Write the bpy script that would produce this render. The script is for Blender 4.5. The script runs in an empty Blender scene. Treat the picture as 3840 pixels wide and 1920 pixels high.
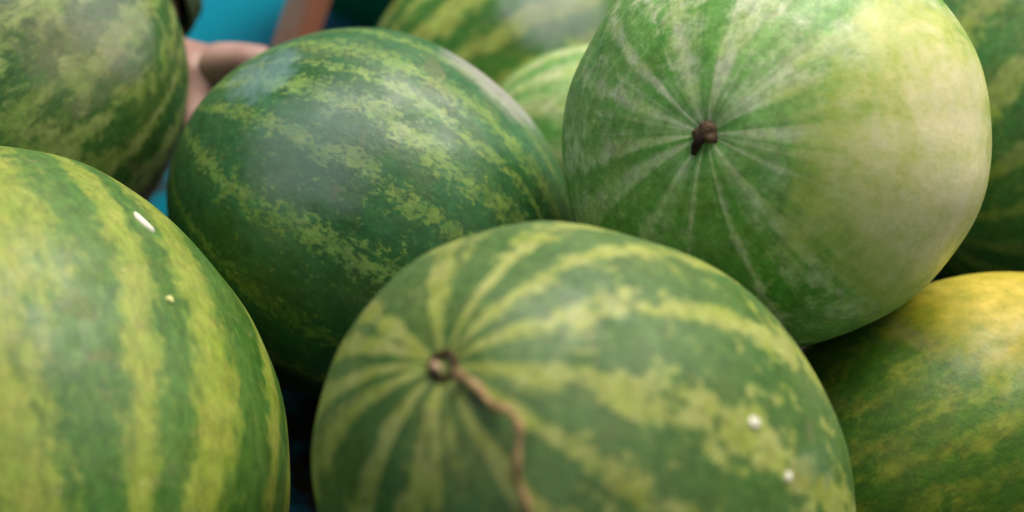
import bpy, bmesh, math, random
from mathutils import Vector, Matrix, noise as mnoise

scene = bpy.context.scene
COL = scene.collection
R = math.radians

# ------------------------------------------------------------------ camera
CAM = Vector((0.0, 0.0, 0.64))
PITCH = R(36)
cam_data = bpy.data.cameras.new('camera')
cam_data.lens = 50
cam_data.sensor_width = 36
cam_data.sensor_fit = 'HORIZONTAL'
cam_data.clip_start = 0.02
cam_data.clip_end = 200
cam_data.dof.use_dof = True
cam_data.dof.focus_distance = 0.715
cam_data.dof.aperture_fstop = 3.4
cam = bpy.data.objects.new('camera', cam_data)
COL.objects.link(cam)
cam.location = CAM
cam.rotation_euler = (R(90) - PITCH, 0, 0)
scene.camera = cam
scene.render.resolution_x = 1024
scene.render.resolution_y = 512

# ------------------------------------------------------------------ sky, sun, exposure
SUN_EL, SUN_AZ = R(62), R(45)          # azimuth measured from +Y towards +X
world = bpy.data.worlds.new('World')
scene.world = world
world.use_nodes = True
wn = world.node_tree
wn.nodes.clear()
sky = wn.nodes.new('ShaderNodeTexSky')
sky.sky_type = 'NISHITA'
sky.sun_disc = False
sky.sun_elevation = SUN_EL
sky.sun_rotation = SUN_AZ
sky.air_density = 1.0
sky.dust_density = 6.0
sky.ozone_density = 0.6
bg = wn.nodes.new('ShaderNodeBackground')
bg.inputs['Strength'].default_value = 0.08
wo = wn.nodes.new('ShaderNodeOutputWorld')
wn.links.new(sky.outputs[0], bg.inputs['Color'])
wn.links.new(bg.outputs[0], wo.inputs['Surface'])

sun_data = bpy.data.lights.new('sun', 'SUN')
sun_data.energy = 3.0
sun_data.angle = R(50)
sun_data.color = (1.0, 0.94, 0.86)
sun = bpy.data.objects.new('sun', sun_data)
COL.objects.link(sun)
sd = Vector((math.sin(SUN_AZ) * math.cos(SUN_EL), math.cos(SUN_AZ) * math.cos(SUN_EL), math.sin(SUN_EL)))
sun.rotation_euler = sd.to_track_quat('Z', 'Y').to_euler()

scene.view_settings.view_transform = 'Standard'
scene.view_settings.look = 'None'
scene.view_settings.exposure = 0.34
scene.view_settings.gamma = 1.0
scene.view_settings.use_curve_mapping = False

# ------------------------------------------------------------------ helpers
def lin(c):
    r = []
    for v in c:
        v = v / 255.0
        r.append(v / 12.92 if v <= 0.04045 else ((v + 0.055) / 1.055) ** 2.4)
    return (r[0], r[1], r[2], 1.0)

def link_mesh(name, me, material=None, parent=None):
    o = bpy.data.objects.new(name, me)
    COL.objects.link(o)
    if material:
        me.materials.append(material)
    if parent:
        o.parent = parent
    return o

def mesh_from(verts, faces, name='mesh', smooth=True):
    me = bpy.data.meshes.new(name)
    me.from_pydata([tuple(v) for v in verts], [], faces)
    me.update()
    if smooth:
        me.polygons.foreach_set('use_smooth', [True] * len(me.polygons))
    return me

def tag(o, label=None, cat=None, group=None, kind=None):
    if label: o['label'] = label
    if cat: o['category'] = cat
    if group: o['group'] = group
    if kind: o['kind'] = kind
    return o

class NT:
    """small node-tree writer"""
    def __init__(self, name):
        self.m = bpy.data.materials.new(name)
        self.m.use_nodes = True
        self.t = self.m.node_tree
        self.t.nodes.clear()
        self.out = self.t.nodes.new('ShaderNodeOutputMaterial')
        self.b = self.t.nodes.new('ShaderNodeBsdfPrincipled')
        self.t.links.new(self.b.outputs[0], self.out.inputs['Surface'])
    def put(self, sock, v):
        if isinstance(v, bpy.types.NodeSocket):
            self.t.links.new(v, sock)
        elif v is not None:
            sock.default_value = v
    def n(self, typ):
        return self.t.nodes.new(typ)
    def math(self, op, a, b=None, c=None, clamp=False):
        n = self.n('ShaderNodeMath'); n.operation = op; n.use_clamp = clamp
        self.put(n.inputs[0], a); self.put(n.inputs[1], b); self.put(n.inputs[2], c)
        return n.outputs[0]
    def comb(self, x, y, z):
        n = self.n('ShaderNodeCombineXYZ')
        for i, v in enumerate((x, y, z)): self.put(n.inputs[i], v)
        return n.outputs[0]
    def sep(self, v):
        n = self.n('ShaderNodeSeparateXYZ'); self.put(n.inputs[0], v)
        return n.outputs
    def vmath(self, op, a, b=None, scale=None):
        n = self.n('ShaderNodeVectorMath'); n.operation = op
        self.put(n.inputs[0], a); self.put(n.inputs[1], b)
        if scale is not None: self.put(n.inputs['Scale'], scale)
        return n.outputs['Value'] if op in ('DOT_PRODUCT', 'LENGTH', 'DISTANCE') else n.outputs[0]
    def noise(self, vec, scale, detail=3, rough=0.55, dist=0.0):
        n = self.n('ShaderNodeTexNoise')
        self.put(n.inputs['Vector'], vec); n.inputs['Scale'].default_value = scale
        n.inputs['Detail'].default_value = detail; n.inputs['Roughness'].default_value = rough
        n.inputs['Distortion'].default_value = dist
        return n.outputs['Fac']
    def step(self, v, lo, hi, a=0.0, b=1.0):
        n = self.n('ShaderNodeMapRange'); n.interpolation_type = 'SMOOTHSTEP'
        self.put(n.inputs['Value'], v)
        n.inputs['From Min'].default_value = lo; n.inputs['From Max'].default_value = hi
        n.inputs['To Min'].default_value = a; n.inputs['To Max'].default_value = b
        return n.outputs[0]
    def mix(self, f, a, b, mode='MIX'):
        n = self.n('ShaderNodeMix'); n.data_type = 'RGBA'; n.blend_type = mode
        self.put(n.inputs['Factor'], f)
        self.put(n.inputs[6], a); self.put(n.inputs[7], b)
        return n.outputs[2]
    def ramp(self, v, stops):
        n = self.n('ShaderNodeValToRGB')
        el = n.color_ramp.elements
        while len(el) > 1: el.remove(el[-1])
        el[0].position = stops[0][0]; el[0].color = (stops[0][1],) * 3 + (1,)
        for p, h in stops[1:]:
            e = el.new(p); e.color = (h, h, h, 1)
        self.put(n.inputs[0], v)
        return n.outputs[0]
    def bump(self, h, strength, dist, normal=None):
        n = self.n('ShaderNodeBump')
        n.inputs['Strength'].default_value = strength; n.inputs['Distance'].default_value = dist
        self.put(n.inputs['Height'], h)
        if normal: self.put(n.inputs['Normal'], normal)
        return n.outputs[0]

# ------------------------------------------------------------------ rind material
def rind(name, b, stripes, dark, light, seed, warp=0.10, a1=0.9, a2=0.7, soft=0.10, fine=260, pole=0.0,
         spots=(), patches=(), rough=0.34, elong=3.0, medium=5.0, fleck=0.35, reach=0.03, hue=0.22, grain=1.0, coarse=1.0, bias=0.0, gain=1.0, twist=0.0):
    """stripes: (longitude deg, half width deg); spots: (dir, from, to, colour, inner colour); patches: (dir, from, to, colour, strength, rough)"""
    t = NT(name)
    tc = t.n('ShaderNodeTexCoord').outputs['Object']
    off = t.vmath('ADD', tc, (seed * 0.71, seed * 0.37, seed * 0.53))
    x, y, z = t.sep(tc)[:3]
    rr = t.math('MAXIMUM', t.math('SQRT', t.math('ADD', t.math('MULTIPLY', x, x), t.math('MULTIPLY', y, y))), 1e-4)
    cu, su = t.math('DIVIDE', x, rr), t.math('DIVIDE', y, rr)
    zb = t.math('DIVIDE', z, b)
    u = t.math('MULTIPLY_ADD', zb, -twist, t.math('ARCTAN2', y, x))
    ring = lambda s, k: t.vmath('ADD', t.comb(t.math('MULTIPLY', cu, s), t.math('MULTIPLY', su, s), t.math('MULTIPLY', zb, k)), (seed, seed * 1.7, seed * 0.9))
    # wander of the stripes, growing away from the ends
    equ = t.step(rr, 0.0, b * 0.75, 0.25, 1.0)
    w1 = t.math('SUBTRACT', t.noise(ring(2.2, 1.6), 1.0, 2), 0.5)
    w2 = t.math('SUBTRACT', t.noise(off, 42, 3), 0.5)
    wv = t.math('MULTIPLY', t.math('ADD', t.math('MULTIPLY', w1, warp * 2.0), t.math('MULTIPLY', w2, warp)), equ)
    pos = t.math('FRACT', t.math('ADD', t.math('DIVIDE', t.math('ADD', u, wv), 2 * math.pi), 0.5))
    lists = [[], []]
    for i, s in enumerate(sorted(stripes)):
        lists[i % 2].append(s)
    tri = None
    for L in lists:
        for part in (L[:9], L[9:18]):
            if not part: continue
            st = [(0.0, 0.0)]
            for c, hw in part:
                p, h = c / 360.0 + 0.5, 2 * hw / 360.0
                for q, v in ((p - h, 0.0), (p, 1.0), (p + h, 0.0)):
                    if q > st[-1][0] + 1e-4 and q < 1.0: st.append((q, v))
            r_ = t.ramp(pos, st)
            tri = r_ if tri is None else t.math('MAXIMUM', tri, r_)
    n1 = t.math('MULTIPLY_ADD', t.noise(ring(medium, elong), 1.0, 3, 0.6), 2.0, -1.0)
    n2 = t.math('MULTIPLY_ADD', t.noise(t.vmath('MULTIPLY', off, (1, 1, 0.6)), fine, 4, 0.7, 0.3), 2.0, -1.0)
    n3 = t.math('MULTIPLY_ADD', t.noise(off, fine * 0.3, 2, 0.6, 0.4), 2.0, -1.0)
    a2v = t.math('MULTIPLY', equ, a2)
    f = t.math('ADD', t.math('MULTIPLY_ADD', tri, gain, bias), t.math('MULTIPLY', n1, a1))
    f = t.math('ADD', f, t.math('MULTIPLY', t.math('MULTIPLY', n2, a2v), grain))
    f = t.math('ADD', f, t.math('MULTIPLY', t.math('MULTIPLY', n3, a2v), coarse))
    if pole:
        pm = t.step(rr, 0.004, reach, pole, 0.0)
        ps = t.noise(ring(4.5, 0.15), 1.0, 3, 0.6)
        f = t.math('ADD', f, t.math('MULTIPLY', t.math('SUBTRACT', ps, 0.42), t.math('MULTIPLY', pm, 2.5)))
    mask = t.step(f, 0.5 - soft, 0.5 + soft)
    vary = t.noise(off, 14, 3)
    vary2 = t.noise(off, 75, 4, 0.6)
    vs = t.step(vary, 0.3, 0.7)
    dk = t.mix(vs, lin(dark[0]), lin(dark[1]))
    lt = t.mix(t.step(vary2, 0.33, 0.66), lin(light[0]), lin(light[1]))
    # fine paler net of flecks inside the dark bands
    fk = t.math('MULTIPLY', t.step(t.noise(t.vmath('MULTIPLY', off, (1, 1, 0.7)), fine * 1.5, 3, 0.6, 0.6), 0.5, 0.72), fleck)
    dk = t.mix(fk, dk, lin(light[1]))
    base = t.mix(mask, dk, lt)
    # drifts of olive, and a fine uneven value
    base = t.mix(t.step(t.noise(off, 34, 3, 0.6), 0.45, 0.72, 0.0, hue), base, lin((128, 112, 48)))
    val = t.step(t.noise(t.vmath('MULTIPLY', off, (1, 1, 0.5)), 190, 4, 0.7), 0.28, 0.72, 0.74, 1.20)
    base = t.mix(1.0, base, t.comb(val, val, val), 'MULTIPLY')
    pn = t.vmath('NORMALIZE', tc)
    rough_s = t.step(t.noise(off, 55, 4, 0.6), 0.3, 0.75, rough - 0.10, rough + 0.20)
    nb = t.math('SUBTRACT', t.noise(off, 22, 5, 0.62, 0.5), 0.5)
    nf = t.math('SUBTRACT', t.noise(off, 120, 4, 0.65), 0.5)
    for (d, lo, hi, c0, c1) in spots:
        dv = Vector(d).normalized()
        v = t.vmath('DOT_PRODUCT', pn, tuple(dv))
        v = t.math('ADD', v, t.math('MULTIPLY', nb, 0.45))
        v = t.math('ADD', v, t.math('MULTIPLY', nf, 0.24))
        v = t.math('ADD', v, t.math('MULTIPLY', n1, 0.11))
        m1 = t.step(v, lo, hi)
        cc = t.mix(t.step(v, (lo + hi) / 2, hi + (hi - lo) * 0.8), lin(c0), lin(c1))
        cc = t.mix(t.step(t.noise(off, 90, 4, 0.7), 0.4, 0.7, 0.0, 0.25), cc, lin(light[0]))
        base = t.mix(m1, base, cc)
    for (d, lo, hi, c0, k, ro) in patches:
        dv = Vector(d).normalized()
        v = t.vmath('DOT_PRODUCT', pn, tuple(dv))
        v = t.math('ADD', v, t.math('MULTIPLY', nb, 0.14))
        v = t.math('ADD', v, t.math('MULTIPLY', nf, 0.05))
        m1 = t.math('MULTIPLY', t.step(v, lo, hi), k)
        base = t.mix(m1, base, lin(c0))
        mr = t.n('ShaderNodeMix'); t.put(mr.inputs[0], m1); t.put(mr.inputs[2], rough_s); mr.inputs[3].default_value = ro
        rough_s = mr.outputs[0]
    # sparse specks of dust
    vo = t.n('ShaderNodeTexVoronoi'); t.put(vo.inputs['Vector'], off); vo.inputs['Scale'].default_value = 95
    sp = t.math('MULTIPLY', t.step(vo.outputs['Distance'], 0.10, 0.05), t.step(t.sep(vo.outputs['Color'])[0], 0.86, 0.90))
    base = t.mix(t.math('MULTIPLY', sp, 0.45), base, lin((190, 185, 150)))
    # thin smears of dried soil
    dirt = t.step(t.noise(t.vmath('MULTIPLY', off, (1.0, 0.6, 1.2)), 20, 5, 0.72, 0.8), 0.60, 0.74, 0.0, 0.42)
    base = t.mix(dirt, base, lin((138, 122, 90)))
    rough_s = t.math('MULTIPLY_ADD', dirt, 0.5, rough_s)
    t.put(t.b.inputs['Base Color'], base)
    t.put(t.b.inputs['Roughness'], rough_s)
    t.b.inputs['Specular IOR Level'].default_value = 0.42
    hgt = t.math('ADD', t.math('MULTIPLY', t.noise(off, 420, 3), 0.35), t.noise(off, 60, 3))
    t.put(t.b.inputs['Normal'], t.bump(hgt, 0.26, 0.0016))
    return t.m

def simple(name, c0, c1, scale, rough=0.7, bump=0.3, bdist=0.001, stretch=(1, 1, 1), spec=0.3):
    t = NT(name)
    tc = t.vmath('MULTIPLY', t.n('ShaderNodeTexCoord').outputs['Object'], stretch)
    n = t.noise(tc, scale, 5, 0.65)
    t.put(t.b.inputs['Base Color'], t.mix(t.step(n, 0.3, 0.7), lin(c0), lin(c1)))
    t.put(t.b.inputs['Roughness'], rough)
    t.b.inputs['Specular IOR Level'].default_value = spec
    t.put(t.b.inputs['Normal'], t.bump(t.noise(tc, scale * 2.2, 4), bump, bdist))
    return t.m

# ------------------------------------------------------------------ the turquoise sheet
MEL = {  # centre, axis, half length, half width
    'A': ((-0.3432,0.7763,0.1961),(0.549,0.819,0.168),0.1503,0.1281),
    'B': ((-0.0845,0.7161,0.1454),(0.863,-0.355,-0.359),0.1268,0.1130),
    'C': ((0.0378,0.4606,0.1692),(-0.397,-0.393,0.830),0.1598,0.1145),
    'D': ((0.1404,0.6559,0.2405),(-0.436,-0.755,0.490),0.1182,0.1115),
    'E': ((-0.2426,0.5020,0.1567),(-0.379,0.849,0.368),0.1600,0.1309),
    'F': ((0.2480,0.5893,0.0864),(0.918,0.364,0.158),0.1300,0.0864),
    'G': ((0.0117,1.0259,0.0991),(0.848,0.480,0.223),0.1427,0.0973),
    'H': ((0.0946,0.8559,0.0932),(0.924,0.104,-0.368),0.1258,0.0874),
    'I': ((0.3921,0.8831,0.1366),(0.775,0.593,0.219),0.1600,0.1353),
    'J': ((-0.092, 1.285, 0.118), (0.80, 0.55, 0.10), 0.140, 0.118),
}

def sheet_height(x, y):
    h = 0.0
    for cx, cy, k in ((-0.095, 0.715, 0.028), (0.035, 0.46, 0.021), (-0.24, 0.50, 0.020)):
        h += k * math.exp(-((x - cx) ** 2 + (y - cy) ** 2) / 0.010)
    h += 0.004 * (mnoise.noise(Vector((x * 5, y * 5, 3.1))) - 0.4)
    return h

def build_sheet():
    xs = [-3 + 6 * i / 240 for i in range(241)]
    ys = [-1.5 + 6 * i / 240 for i in range(241)]
    vs = [(x, y, sheet_height(x, y)) for y in ys for x in xs]
    fs = [(j * 241 + i, j * 241 + i + 1, (j + 1) * 241 + i + 1, (j + 1) * 241 + i) for j in range(240) for i in range(240)]
    t = NT('turquoise_plastic')
    tc = t.n('ShaderNodeTexCoord').outputs['Object']
    n = t.noise(tc, 6, 4)
    c = t.mix(t.step(n, 0.3, 0.7), lin((0, 112, 136)), lin((0, 120, 138)))
    c = t.mix(t.step(t.noise(tc, 40, 5, 0.7), 0.55, 0.8, 0, 0.15), c, lin((10, 112, 124)))
    # gap shade painted dark brown under the melons, fading out behind them
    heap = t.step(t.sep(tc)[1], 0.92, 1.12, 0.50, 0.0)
    gap_shade = t.step(t.math('ADD', t.math('MULTIPLY', t.math('SUBTRACT', t.noise(tc, 26, 6, 0.7), 0.5), 1.3), heap), 0.30, 0.50)
    c = t.mix(gap_shade, c, t.mix(t.noise(tc, 150, 4), lin((30, 25, 18)), lin((64, 54, 40))))
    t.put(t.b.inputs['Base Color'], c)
    t.put(t.b.inputs['Roughness'], t.step(n, 0.3, 0.7, 0.6, 0.75)); t.b.inputs['Specular IOR Level'].default_value = 0.06
    t.put(t.b.inputs['Normal'], t.bump(t.noise(t.vmath('MULTIPLY', tc, (1, 1.8, 1)), 9, 4), 0.35, 0.01))
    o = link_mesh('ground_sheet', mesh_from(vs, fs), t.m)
    tag(o, 'turquoise sheet that the watermelons lie on', None, None, 'structure')
    return o
build_sheet()

# ------------------------------------------------------------------ watermelons
def axes(key):
    c, n, a, b = MEL[key]
    n = Vector(n).normalized()
    up = Vector((0, 0, 1))
    e1 = (up - n * up.dot(n)).normalized()
    e2 = n.cross(e1)
    return Vector(c), n, a, b, e1, e2

def melon_mesh(a, b, seed, egg=0.0, blunt=2.0, dimple=0.003, lump=0.0028, dents=(), nl=128, nt=88):
    vs, fs = [], []
    def shape(th, ph):
        ct, s_ = math.cos(th), math.sin(th)
        k = (abs(ct) ** blunt + abs(s_) ** blunt) ** (-1.0 / blunt)
        zz, rr = ct * k, s_ * k
        rr *= 1 + egg * zz
        p = Vector((b * rr * math.cos(ph), b * rr * math.sin(ph), a * zz))
        for sgn in (1, -1):
            if ct * sgn > 0:
                p.z -= sgn * dimple * math.exp(-(b * rr / 0.012) ** 2)
        d = p.normalized()
        q = Vector((seed, seed * 2.3, seed * 0.7))
        h = lump * (mnoise.noise(p * 10 + q) + 0.35 * mnoise.noise(p * 27 + q))
        # faint ribs running from end to end
        h += 0.0005 * math.sin(ph * 10 + seed) * s_ * s_
        for dd, rad, dep in dents:
            dist = (d - dd).length
            h -= dep * math.exp(-(dist / rad) ** 2)
        return p + d * h
    vs.append(shape(0.0, 0))
    for i in range(1, nt):
        th = math.pi * i / nt
        for j in range(nl):
            vs.append(shape(th, 2 * math.pi * j / nl))
    vs.append(shape(math.pi, 0))
    for j in range(nl):
        fs.append((0, 1 + j, 1 + (j + 1) % nl))
    for i in range(nt - 2):
        for j in range(nl):
            p, q = 1 + i * nl + j, 1 + i * nl + (j + 1) % nl
            fs.append((p, p + nl, q + nl, q))
    L = len(vs) - 1
    for j in range(nl):
        p, q = 1 + (nt - 2) * nl + j, 1 + (nt - 2) * nl + (j + 1) % nl
        fs.append((p, L, q))
    return mesh_from(vs, fs)

GROUP = 'watermelons heaped on the turquoise sheet'
def melon(key, label, mat, seed, **kw):
    c, n, a, b, e1, e2 = axes(key)
    root = bpy.data.objects.new('watermelon', None)
    COL.objects.link(root)
    root.empty_display_size = 0.05
    root.matrix_world = Matrix(((e1.x, e2.x, n.x, c.x), (e1.y, e2.y, n.y, c.y), (e1.z, e2.z, n.z, c.z), (0, 0, 0, 1)))
    tag(root, label, 'watermelon', GROUP)
    link_mesh('rind', melon_mesh(a, b, seed, **kw), mat, root)
    return root

def surf(key, p, lift=0.0):
    """local point on the ellipsoid below p, lifted along the normal"""
    c, n, a, b, e1, e2 = axes(key)
    p = Vector(p)
    s = math.sqrt((p.x ** 2 + p.y ** 2) / b ** 2 + p.z ** 2 / a ** 2)
    p = p / s
    nn = Vector((p.x / b ** 2, p.y / b ** 2, p.z / a ** 2)).normalized()
    return p + nn * lift, nn

def even(start, stop, stepdeg, hw, rnd):
    out, v = [], start
    while v < stop - 1:
        out.append((v, hw * rnd.uniform(0.75, 1.3)))
        v += stepdeg * rnd.uniform(0.85, 1.15)
    return out

rnd = random.Random(4)

matA = rind('rind_olive', 0.1249,
    [(x, w) for x, w in ((48, 4.5), (64, 4.0), (79, 3.4), (93, 2.4), (32, 4), (17, 4), (2, 4), (-14, 4), (-30, 4), (108, 4), (124, 4), (140, 4), (158, 4), (-48, 4), (-66, 4), (-86, 4), (-108, 4), (-130, 4))],
    ((40, 80, 28), (62, 102, 44)), ((134, 148, 84), (108, 136, 58)), 1.3, warp=0.10, a1=0.85, a2=0.9, soft=0.4, hue=0.12, coarse=1.4, fine=200,
    patches=(((0.47, 0.77, 0.42), 0.95, 1.0, (165, 170, 160), 0.3, 0.5), ((0.46, 0.88, 0.11), 0.955, 1.0, (150, 138, 112), 0.3, 0.55)), rough=0.42)
matB = rind('rind_dark', 0.1125,
    [(-3, 3.8), (9, 1.6), (20, 3.8), (37, 2.6), (58, 4.2), (84, 2.8), (104, 3.0), (126, 3.0), (150, 3.0), (172, 2.5), (-20, 3.2), (-42, 3), (-68, 3), (-95, 3), (-120, 3), (-145, 3)],
    ((38, 88, 36), (60, 112, 66)), ((124, 150, 72), (98, 138, 66)), 2.9, warp=0.09, a1=0.32, a2=1.25, soft=0.32, grain=1.7, coarse=0.55, bias=-0.14, hue=0.15, fine=340, fleck=0.20, medium=7.0, elong=5.0,
    patches=(((0.77, 0.56, -0.26), 0.90, 1.0, (134, 152, 146), 0.42, 0.36), ((0.67, 0.16, -0.72), 0.965, 1.0, (120, 152, 152), 0.5, 0.4), ((0.82, -0.53, 0.20), 0.93, 1.0, (178, 172, 164), 0.75, 0.45)), rough=0.40)  # last patch paints the pale sky sheen along the upper right rim
matC = rind('rind_bold', 0.1145,
    [(49, 7.2), (17, 3.6), (-4, 3.3), (-29, 4.2), (-60, 4.8), (-88, 4.3), (-114, 3.5), (-157, 6.2), (172, 4.2), (141, 5), (121, 4.2), (104, 3.6), (86, 5)],
    ((60, 100, 36), (88, 118, 62)), ((140, 154, 60), (158, 166, 92)), 5.1, warp=0.10, a1=0.85, medium=8.0, elong=1.4, a2=1.0, soft=0.28, coarse=1.4, hue=0.16, fine=230, pole=0.9, reach=0.06, rough=0.50, fleck=0.22,
    patches=(((0.53, -0.78, 0.32), 0.98, 1.0, (84, 120, 98), 0.5, 0.4),))
matD = rind('rind_pale_spot', 0.1115,
    [(36, 6), (61, 2.6), (85, 3.2), (115, 3.0), (134, 3.6), (161, 2.2), (-176, 2.2), (-152, 1.6), (-127, 3.2), (-100, 2.6), (-75, 4), (-36, 7), (0, 6)],
    ((78, 148, 46), (130, 182, 92)), ((204, 216, 172), (176, 204, 122)), 7.7, warp=0.14, a1=1.35, medium=6.5, elong=1.2, coarse=1.3, a2=1.1, soft=0.72, fine=240, pole=0.6, reach=0.10, rough=0.38, fleck=0.35,
    spots=(((0.16, -0.90, 0.40), 0.60, 0.90, (184, 196, 84), (250, 236, 188)),))
matE = rind('rind_yellow_green', 0.1309,
    [(5, 7.5), (31, 3.6), (48, 5.0), (73, 3.0), (-18, 6), (-42, 7), (-68, 7), (-95, 7), (-122, 7), (-150, 7), (92, 7), (116, 7), (142, 7), (168, 4)],
    ((58, 100, 32), (78, 116, 48)), ((142, 152, 64), (126, 146, 52)), 3.4, twist=0.147, warp=0.04, elong=1.6, a1=0.55, a2=0.65, soft=0.30, hue=0.10, coarse=0.9, fine=140, rough=0.44, fleck=0.3)
matF = rind('rind_yellow_spot', 0.0864,
    [(28, 3.2), (40, 2.6), (54, 3), (70, 3), (10, 2), (-12, 4), (90, 5), (108, 5), (128, 5), (148, 5), (168, 4), (-45, 5), (-70, 5), (-95, 5), (-120, 5), (-148, 5)],
    ((48, 94, 12), (74, 114, 24)), ((132, 142, 40), (106, 130, 30)), 9.2, warp=0.14, a1=0.8, a2=1.1, soft=0.6, gain=0.6, bias=0.06, fine=230, rough=0.50, fleck=0.35,
    spots=(((0.90, -0.24, 0.40), 0.63, 0.98, (160, 150, 24), (234, 204, 92)),))
matG = rind('rind_bright', 0.0973,
    [(18, 5.0), (42, 4.5), (-2, 5), (-25, 6), (64, 5), (88, 5), (112, 5), (138, 5), (164, 4), (-50, 6), (-78, 6), (-105, 6), (-135, 6)],
    ((44, 100, 36), (76, 134, 46)), ((168, 188, 88), (150, 162, 74)), 6.3, warp=0.10, a1=0.55, a2=0.7, soft=0.3, fine=150, rough=0.34,
    patches=(((0.75, 0.65, 0.05), 0.88, 1.0, (196, 200, 200), 0.5, 0.32),))  # white highlight of the top painted into the rind colour
matH = rind('rind_light', 0.0874,
    [(10, 8), (40, 8), (70, 8), (-20, 8), (-50, 8), (100, 8), (130, 8), (160, 6), (-80, 8), (-110, 8), (-140, 8)],
    ((92, 152, 64), (104, 162, 78)), ((166, 190, 104), (190, 202, 146)), 8.8, warp=0.12, a1=0.6, a2=0.6, soft=0.6, fine=130, rough=0.38)
matI = rind('rind_mottled', 0.1353,
    [(17, 4.0), (43, 3.4), (-6, 4.5), (-30, 5), (68, 4), (92, 4), (118, 5), (144, 5), (168, 4), (-55, 5), (-80, 5), (-106, 5), (-134, 5)],
    ((66, 120, 48), (92, 142, 72)), ((160, 180, 76), (158, 172, 98)), 4.6, warp=0.12, a1=0.7, a2=1.0, soft=0.4, fine=200, rough=0.40)
matJ = rind('rind_deep_green', 0.118, even(-170, 170, 30, 2.0, rnd),
    ((24, 92, 56), (34, 104, 62)), ((54, 118, 60), (46, 108, 56)), 11.0, warp=0.1, a1=0.4, a2=0.6, soft=0.3, fine=120, rough=0.5)

mA = melon('A', 'olive green striped watermelon in the top left corner, beside the hand', matA, 1.1)
mB = melon('B', 'dark green watermelon with thin flecked stripes and a pale scuffed patch, in the middle', matB, 2.2,
           dents=((Vector((0.82, 0.56, -0.06)).normalized(), 0.10, 0.0012), (Vector((0.73, 0.68, -0.08)).normalized(), 0.07, 0.001), (Vector((0.82, 0.45, -0.36)).normalized(), 0.05, -0.0012)))
mC = melon('C', 'boldly striped front watermelon with a long dry curling stem', matC, 3.3)
mD = melon('D', 'large watermelon with a cream ground spot and a short brown stem stub', matD, 4.4, dimple=0.004)
mE = melon('E', 'yellow-green watermelon with broad upright stripes, at the front left', matE, 5.5)
mF = melon('F', 'watermelon with a deep yellow patch on top, at the lower right', matF, 6.6)
mG = melon('G', 'bright green watermelon with a white sheen painted on top, lying behind the dark one', matG, 7.7)
mH = melon('H', 'small pale green watermelon wedged between the dark and the cream-spotted melon', matH, 8.8)
mI = melon('I', 'mottled dark green watermelon at the right edge behind the cream-spotted one', matI, 9.9)
mJ = melon('J', 'deep green unstriped watermelon in shade at the back beside the wooden post', matJ, 10.5)

# unseen neighbours added round the heap to shade the gaps
MEL['K'] = ((-0.105, 0.250, 0.113), (0.85, 0.50, 0.05), 0.135, 0.112)
MEL['L'] = ((0.225, 0.290, 0.112), (0.60, -0.78, 0.10), 0.128, 0.110)
MEL['M'] = ((-0.535, 0.600, 0.118), (0.10, 0.98, 0.10), 0.150, 0.116)
MEL['N'] = ((0.525, 0.630, 0.117), (0.20, 0.97, 0.08), 0.140, 0.115)
MEL['O'] = ((-0.450, 1.010, 0.116), (0.97, 0.20, 0.05), 0.145, 0.115)
melon('K', 'unseen yellow-green striped watermelon added in front of the front pair for shade', matE, 12.1)
melon('L', 'unseen boldly striped watermelon added for shade in front of the yellow-patched one', matC, 13.1)
melon('M', 'unseen dark flecked watermelon added for shade left of the broad-striped front one', matB, 14.1)
melon('N', 'unseen mottled watermelon added for shade right of the yellow-patched one', matI, 15.1)
melon('O', 'unseen olive watermelon added for shade behind the top left one', matA, 16.1)

# ------------------------------------------------------------------ stems and marks
def tube(pts, radii, n=12, cap=True):
    P = [Vector(p) for p in pts]
    vs, fs = [], []
    ref = Vector((0.3, 0.2, 0.93)).normalized()
    for i, p in enumerate(P):
        d = (P[min(i + 1, len(P) - 1)] - P[max(i - 1, 0)]).normalized()
        u = d.cross(ref).normalized()
        v = d.cross(u).normalized()
        for j in range(n):
            a = 2 * math.pi * j / n
            rr = radii[i] * (1 + 0.10 * math.sin(3 * a + i * 0.3) + 0.08 * mnoise.noise(p * 300 + Vector((j, 0, 0))))
            vs.append(p + (u * math.cos(a) + v * math.sin(a)) * rr)
    for i in range(len(P) - 1):
        for j in range(n):
            fs.append((i * n + j, i * n + (j + 1) % n, (i + 1) * n + (j + 1) % n, (i + 1) * n + j))
    if cap:
        fs.append(tuple(range(n - 1, -1, -1)))
        fs.append(tuple((len(P) - 1) * n + j for j in range(n)))
    me = mesh_from(vs, fs)
    return me

def spline(P, m=6):
    P = [Vector(p) for p in P]
    out = []
    for i in range(len(P) - 1):
        p0, p1, p2, p3 = P[max(i - 1, 0)], P[i], P[i + 1], P[min(i + 2, len(P) - 1)]
        for k in range(m):
            t = k / m
            out.append(0.5 * ((2 * p1) + (p2 - p0) * t + (2 * p0 - 5 * p1 + 4 * p2 - p3) * t * t + (3 * p1 - p0 - 3 * p2 + p3) * t ** 3))
    out.append(P[-1])
    return out

stem_mat = simple('dry_stem', (122, 98, 62), (178, 150, 102), 260, 0.75, 0.5, 0.0006)
scar_mat = simple('stem_scar', (38, 22, 16), (76, 48, 34), 300, 0.8, 0.6, 0.0008)
pith_mat = simple('stem_pith', (176, 146, 112), (200, 176, 140), 300, 0.8, 0.4, 0.0005)
stub_mat = simple('stem_stub', (54, 38, 26), (112, 92, 66), 260, 0.8, 0.8, 0.001)
tip_mat = simple('stem_tip', (22, 12, 8), (44, 24, 14), 300, 0.8, 0.5, 0.0008)
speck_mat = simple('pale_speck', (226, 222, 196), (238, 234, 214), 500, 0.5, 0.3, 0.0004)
tan_mat = simple('tan_speck', (186, 190, 112), (202, 204, 134), 500, 0.6, 0.3, 0.0004)

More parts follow.
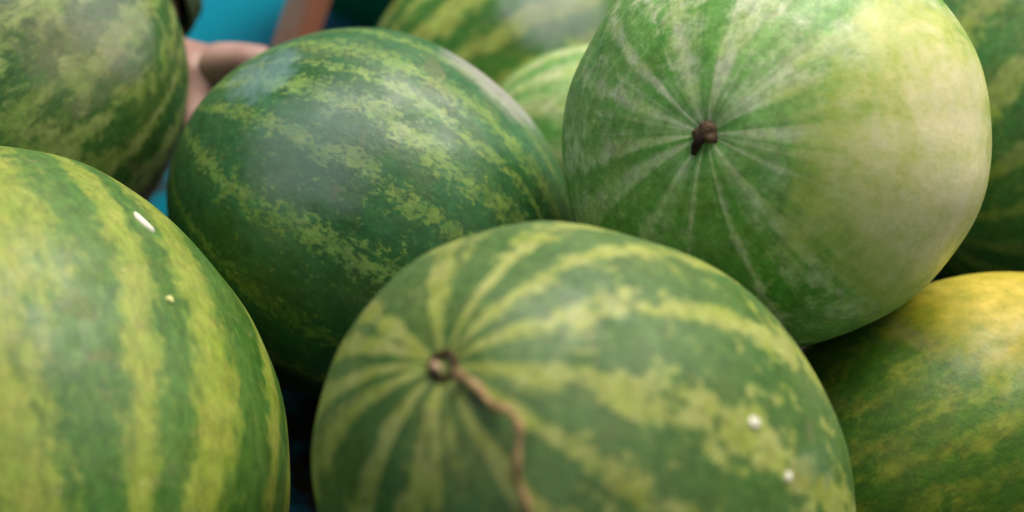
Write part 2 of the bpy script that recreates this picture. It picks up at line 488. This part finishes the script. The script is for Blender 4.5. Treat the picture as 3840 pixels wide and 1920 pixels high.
path = [(-0.0005, -0.0035, 0.1597), (-0.0003, -0.0089, 0.1593), (0.0005, -0.012, 0.1589), (0.0004, -0.0172, 0.158), (-0.0013, -0.0232, 0.1565), (-0.0015, -0.0268, 0.1554), (-0.0001, -0.0325, 0.1532), (-0.0019, -0.037, 0.1512), (-0.0065, -0.0398, 0.1495), (-0.012, -0.0425, 0.1474), (-0.0173, -0.046, 0.1443), (-0.0208, -0.0501, 0.1407), (-0.0248, -0.0534, 0.1371), (-0.0296, -0.0562, 0.133), (-0.036, -0.060, 0.127)]
lifts = [0.002, 0.003, 0.003, 0.0025, 0.0025, 0.004, 0.006, 0.007, 0.006, 0.005, 0.004, 0.003, 0.003, 0.0025, 0.002]
pts = spline([surf('C', p, l)[0] for p, l in zip(path[1:], lifts[1:])])
N = len(pts)
link_mesh('stem', tube(pts, [(0.0018 - 0.0004 * (i / N) + 0.0003 * math.sin(i * 0.55)) * (1 + 0.5 * math.exp(-i / 4.0)) for i in range(N)]), stem_mat, mC)
# crater-like scar where the stem leaves the rind
def lathe(profile, n=24, jitter=0.06, seed=0):
    vs, fs = [], []
    for i, (r, z) in enumerate(profile):
        for j in range(n):
            a = 2 * math.pi * j / n
            k = 1 + jitter * mnoise.noise(Vector((math.cos(a) * 1.6, math.sin(a) * 1.6, seed + i * 0.25)))* 2
            vs.append((r * k * math.cos(a), r * k * math.sin(a), z))
    for i in range(len(profile) - 1):
        for j in range(n):
            fs.append((i * n + j, i * n + (j + 1) % n, (i + 1) * n + (j + 1) % n, (i + 1) * n + j))
    fs.append(tuple((len(profile) - 1) * n + j for j in range(n)))
    return mesh_from(vs, fs)
aC = MEL['C'][2]
scar = link_mesh('stem_scar', lathe([(0.0066, -0.004), (0.0064, 0.0002), (0.0056, 0.0018), (0.0042, 0.0016), (0.0032, 0.0002), (0.001, -0.0002)], seed=2), scar_mat, mC)
scar.location = (0, 0, aC - 0.0026); scar.scale = (1.0, 1.0, 1.9)
pith = link_mesh('stem_pith', lathe([(0.0019, 0.0), (0.0018, 0.0016), (0.0012, 0.0021), (0.0004, 0.0022)], n=14, seed=5), pith_mat, scar)
pith.location = (-0.0022, 0.0012, 0.0008)

def speck(parent, key, p, r, length, mat, name='pale_speck', h=0.00035, ang=0.0):
    q, nn = surf(key, p, 0.0)
    vs, fs = [], []
    n = 14
    t1 = nn.cross(Vector((0, 0, 1))).normalized(); t2 = nn.cross(t1)
    t1, t2 = t1 * math.cos(ang) + t2 * math.sin(ang), t2 * math.cos(ang) - t1 * math.sin(ang)
    for ring, (k, z) in enumerate(((1.0, -0.0012), (0.92, h * 0.7), (0.6, h), (0.2, h * 1.05))):
        for j in range(n):
            a = 2 * math.pi * j / n
            w = 1 + 0.55 * mnoise.noise(Vector((1.4 * math.cos(a), 1.4 * math.sin(a), p[0] * 90)))
            vs.append(q + (t1 * math.cos(a) * r + t2 * math.sin(a) * r * length) * k * w + nn * z)
    for i in range(3):
        for j in range(n):
            fs.append((i * n + j, (i + 1) * n + j, (i + 1) * n + (j + 1) % n, i * n + (j + 1) % n))
    fs.append(tuple(3 * n + j for j in range(n))[::-1])
    return link_mesh(name, mesh_from(vs, fs), mat, parent)
speck(mC, 'C', (0.0543, -0.0803, 0.085), 0.0026, 1.15, speck_mat)
speck(mC, 'C', (0.0469, -0.0947, 0.0615), 0.0020, 1.0, speck_mat)
speck(mE, 'E', (0.1016, 0.0826, 0.001), 0.0017, 1.3, tan_mat)
speck(mE, 'E', (0.0917, 0.0832, 0.0519), 0.0021, 2.9, speck_mat, 'white_glint', 0.0006, 0.35)  # bright highlight modelled as a thin white raised mark

# short broken stub on the cream-spotted melon
aD = MEL['D'][2]
stub = link_mesh('stem', lathe([(0.0085, -0.004), (0.0082, 0.0012), (0.0070, 0.0032), (0.0060, 0.0060), (0.0052, 0.0085), (0.0030, 0.0092), (0.0008, 0.0088)], n=22, jitter=0.30, seed=8), stub_mat, mD)
stub.location = (0, 0, aD - 0.0050); stub.scale = (0.72, 0.72, 0.75)
tip_pts = spline([(0.001, 0.000, 0.004), (-0.005, 0.0015, 0.0075), (-0.010, 0.0025, 0.0075), (-0.0145, 0.003, 0.0055)], 4)
link_mesh('stem_tip', tube(tip_pts, [0.0040 - 0.0022 * i / len(tip_pts) for i in range(len(tip_pts))]), tip_mat, stub)

# ------------------------------------------------------------------ leaning wooden post
def at(px, py, depth):
    """point in the place seen at a pixel of the 3840 x 1920 photograph, at a distance along the view"""
    f = 3840 * 50 / 36
    x, y = (px - 1920) / f * depth, (py - 960) / f * depth
    return CAM + Vector((x, -y * math.sin(PITCH) + depth * math.cos(PITCH), -y * math.cos(PITCH) - depth * math.sin(PITCH)))

def build_post():
    p0, p1 = at(1108, 150, 1.13), at(1158, 0, 1.145)
    d = (p1 - p0).normalized()
    base = p0 - d * (p0.z / d.z) if d.z > 0.05 else p0 - d * 0.2
    L = 0.62
    t = NT('weathered_wood')
    tc = t.n('ShaderNodeTexCoord').outputs['Object']
    g = t.noise(t.vmath('MULTIPLY', tc, (1, 1, 0.07)), 260, 5, 0.65)
    w = t.noise(tc, 18, 4)
    c = t.mix(t.step(g, 0.3, 0.7), lin((84, 60, 46)), lin((116, 84, 64)))
    c = t.mix(t.step(w, 0.38, 0.6, 0, 0.85), c, lin((108, 92, 82)))
    t.put(t.b.inputs['Base Color'], c); t.put(t.b.inputs['Roughness'], 0.75)
    t.put(t.b.inputs['Normal'], t.bump(g, 0.4, 0.001))
    bm = bmesh.new()
    bmesh.ops.create_cube(bm, size=1.0)
    for v in bm.verts:
        v.co = Vector((v.co.x * 0.026, v.co.y * 0.026, (v.co.z + 0.5) * L))
    bmesh.ops.bevel(bm, geom=list(bm.edges), offset=0.0025, segments=2, affect='EDGES')
    me = bpy.data.meshes.new('post'); bm.to_mesh(me); bm.free()
    t2 = NT('raw_wood')
    tc = t2.n('ShaderNodeTexCoord').outputs['Object']
    g2 = t2.noise(t2.vmath('MULTIPLY', tc, (1, 1, 0.07)), 240, 5, 0.65)
    t2.put(t2.b.inputs['Base Color'], t2.mix(t2.step(g2, 0.3, 0.7), lin((98, 56, 36)), lin((140, 82, 52))))
    t2.put(t2.b.inputs['Roughness'], 0.7)
    t2.put(t2.b.inputs['Normal'], t2.bump(g2, 0.4, 0.001))
    o = link_mesh('wooden_post', me, t.m)
    me.materials.append(t2.m)
    for p in me.polygons:
        if abs(p.normal.y) > 0.8: p.material_index = 1
    q = d.to_track_quat('Z', 'Y')
    o.rotation_mode = 'QUATERNION'
    from mathutils import Quaternion
    o.rotation_quaternion = q @ Quaternion((0, 0, 1), R(70))
    o.location = base
    tag(o, 'brown weathered wooden post leaning behind the dark watermelon', 'post')
    return o
build_post()

# ------------------------------------------------------------------ the reaching hand
def build_hand():
    J = {}
    E_ = []
    def j(name, px, py, dep, r, parent=None):
        J[name] = (at(px, py, dep), r)
        if parent: E_.append((parent, name))
    j('wrist', 590, 110, 0.998, 0.0200)
    j('fore1', 556, -60, 1.03, 0.0215, 'wrist')
    j('fore2', 500, -420, 1.12, 0.029, 'fore1')
    j('fore3', 440, -760, 1.20, 0.036, 'fore2')
    j('palm', 655, 235, 0.988, 0.0215, 'wrist')
    j('heel', 712, 208, 0.985, 0.0195, 'palm')
    j('thenar', 785, 232, 0.975, 0.0172, 'heel')
    j('thumb1', 880, 235, 0.968, 0.0125, 'thenar')
    j('thumb2', 970, 236, 0.966, 0.0108, 'thumb1')
    j('thumb3', 1030, 225, 0.965, 0.0085, 'thumb2')
    j('knuckle1', 735, 315, 0.978, 0.0170, 'heel')
    j('index1', 735, 395, 0.974, 0.0125, 'knuckle1')
    j('index2', 725, 470, 0.962, 0.0088, 'index1')
    j('index3', 710, 530, 0.965, 0.0072, 'index2')
    j('knuckle2', 655, 295, 0.985, 0.013, 'palm')
    j('middle1', 650, 395, 0.985, 0.0098, 'knuckle2')
    j('middle2', 655, 490, 0.98, 0.0088, 'middle1')
    j('middle3', 660, 560, 0.985, 0.0074, 'middle2')
    j('knuckle3', 590, 285, 1.00, 0.0125, 'palm')
    j('ring1', 560, 390, 1.005, 0.0094, 'knuckle3')
    j('ring2', 570, 480, 1.0, 0.0084, 'ring1')
    j('ring3', 580, 540, 1.0, 0.007, 'ring2')
    j('knuckle4', 535, 250, 1.015, 0.0115, 'palm')
    j('little1', 490, 335, 1.02, 0.0082, 'knuckle4')
    j('little2', 490, 400, 1.02, 0.0074, 'little1')
    j('little3', 500, 450, 1.018, 0.0062, 'little2')
    names = list(J)
    me = bpy.data.meshes.new('person')
    me.from_pydata([tuple(J[n][0]) for n in names], [(names.index(a), names.index(b)) for a, b in E_], [])
    o = bpy.data.objects.new('person', me)
    COL.objects.link(o)
    sk = o.modifiers.new('skin', 'SKIN')
    sk.use_smooth_shade = True
    sk.branch_smoothing = 0.6
    if not me.skin_vertices:
        with bpy.context.temp_override(object=o, active_object=o, selected_objects=[o]):
            bpy.ops.mesh.customdata_skin_add()
    for i, n in enumerate(names):
        r = J[n][1]
        r *= 1.0 if n.startswith(('fore', 'wrist')) else 1.22; me.skin_vertices[0].data[i].radius = (r, r)
        me.skin_vertices[0].data[i].use_root = (n == 'palm')
    sb = o.modifiers.new('sub', 'SUBSURF'); sb.levels = 3; sb.render_levels = 3
    t = NT('skin')
    tc = t.n('ShaderNodeTexCoord').outputs['Object']
    n1 = t.noise(tc, 45, 4)
    c = t.mix(t.step(n1, 0.3, 0.7), lin((150, 114, 100)), lin((172, 138, 126)))
    c = t.mix(t.step(t.noise(tc, 20, 2), 0.5, 0.75, 0, 0.4), c, lin((160, 100, 90)))
    t.put(t.b.inputs['Base Color'], c); t.put(t.b.inputs['Roughness'], 0.5)
    t.b.inputs['Subsurface Weight'].default_value = 0.15
    t.b.inputs['Subsurface Radius'].default_value = (0.008, 0.003, 0.002)
    t.b.inputs['Subsurface Scale'].default_value = 1.0
    t.put(t.b.inputs['Normal'], t.bump(t.noise(tc, 300, 4), 0.25, 0.0008))
    me.materials.append(t.m)
    tag(o, 'bare hand of a person in a dark sleeve, reaching between the two left melons', 'person')
    # sleeve: an open cuff with folds round the forearm
    s0, s1, s2, s3 = at(574, 52, 1.006), at(556, -60, 1.03), J['fore2'][0], J['fore3'][0]
    P = spline([s0, s1, s2, s3], 10)
    sm = simple('dark_cloth', (62, 78, 54), (86, 102, 74), 300, 0.9, 0.5, 0.0008, spec=0.1)
    rad = [0.0265 + 0.020 * (i / len(P)) + 0.0022 * math.sin(i * 1.35) for i in range(len(P))]
    rad[0] = 0.0262
    sl = link_mesh('sleeve', tube(P, rad, 28, cap=False), sm, o)
    so = sl.modifiers.new('thick', 'SOLIDIFY'); so.thickness = 0.002; so.offset = 1
    ss = sl.modifiers.new('sub', 'SUBSURF'); ss.levels = 1; ss.render_levels = 1
    return o
build_hand()
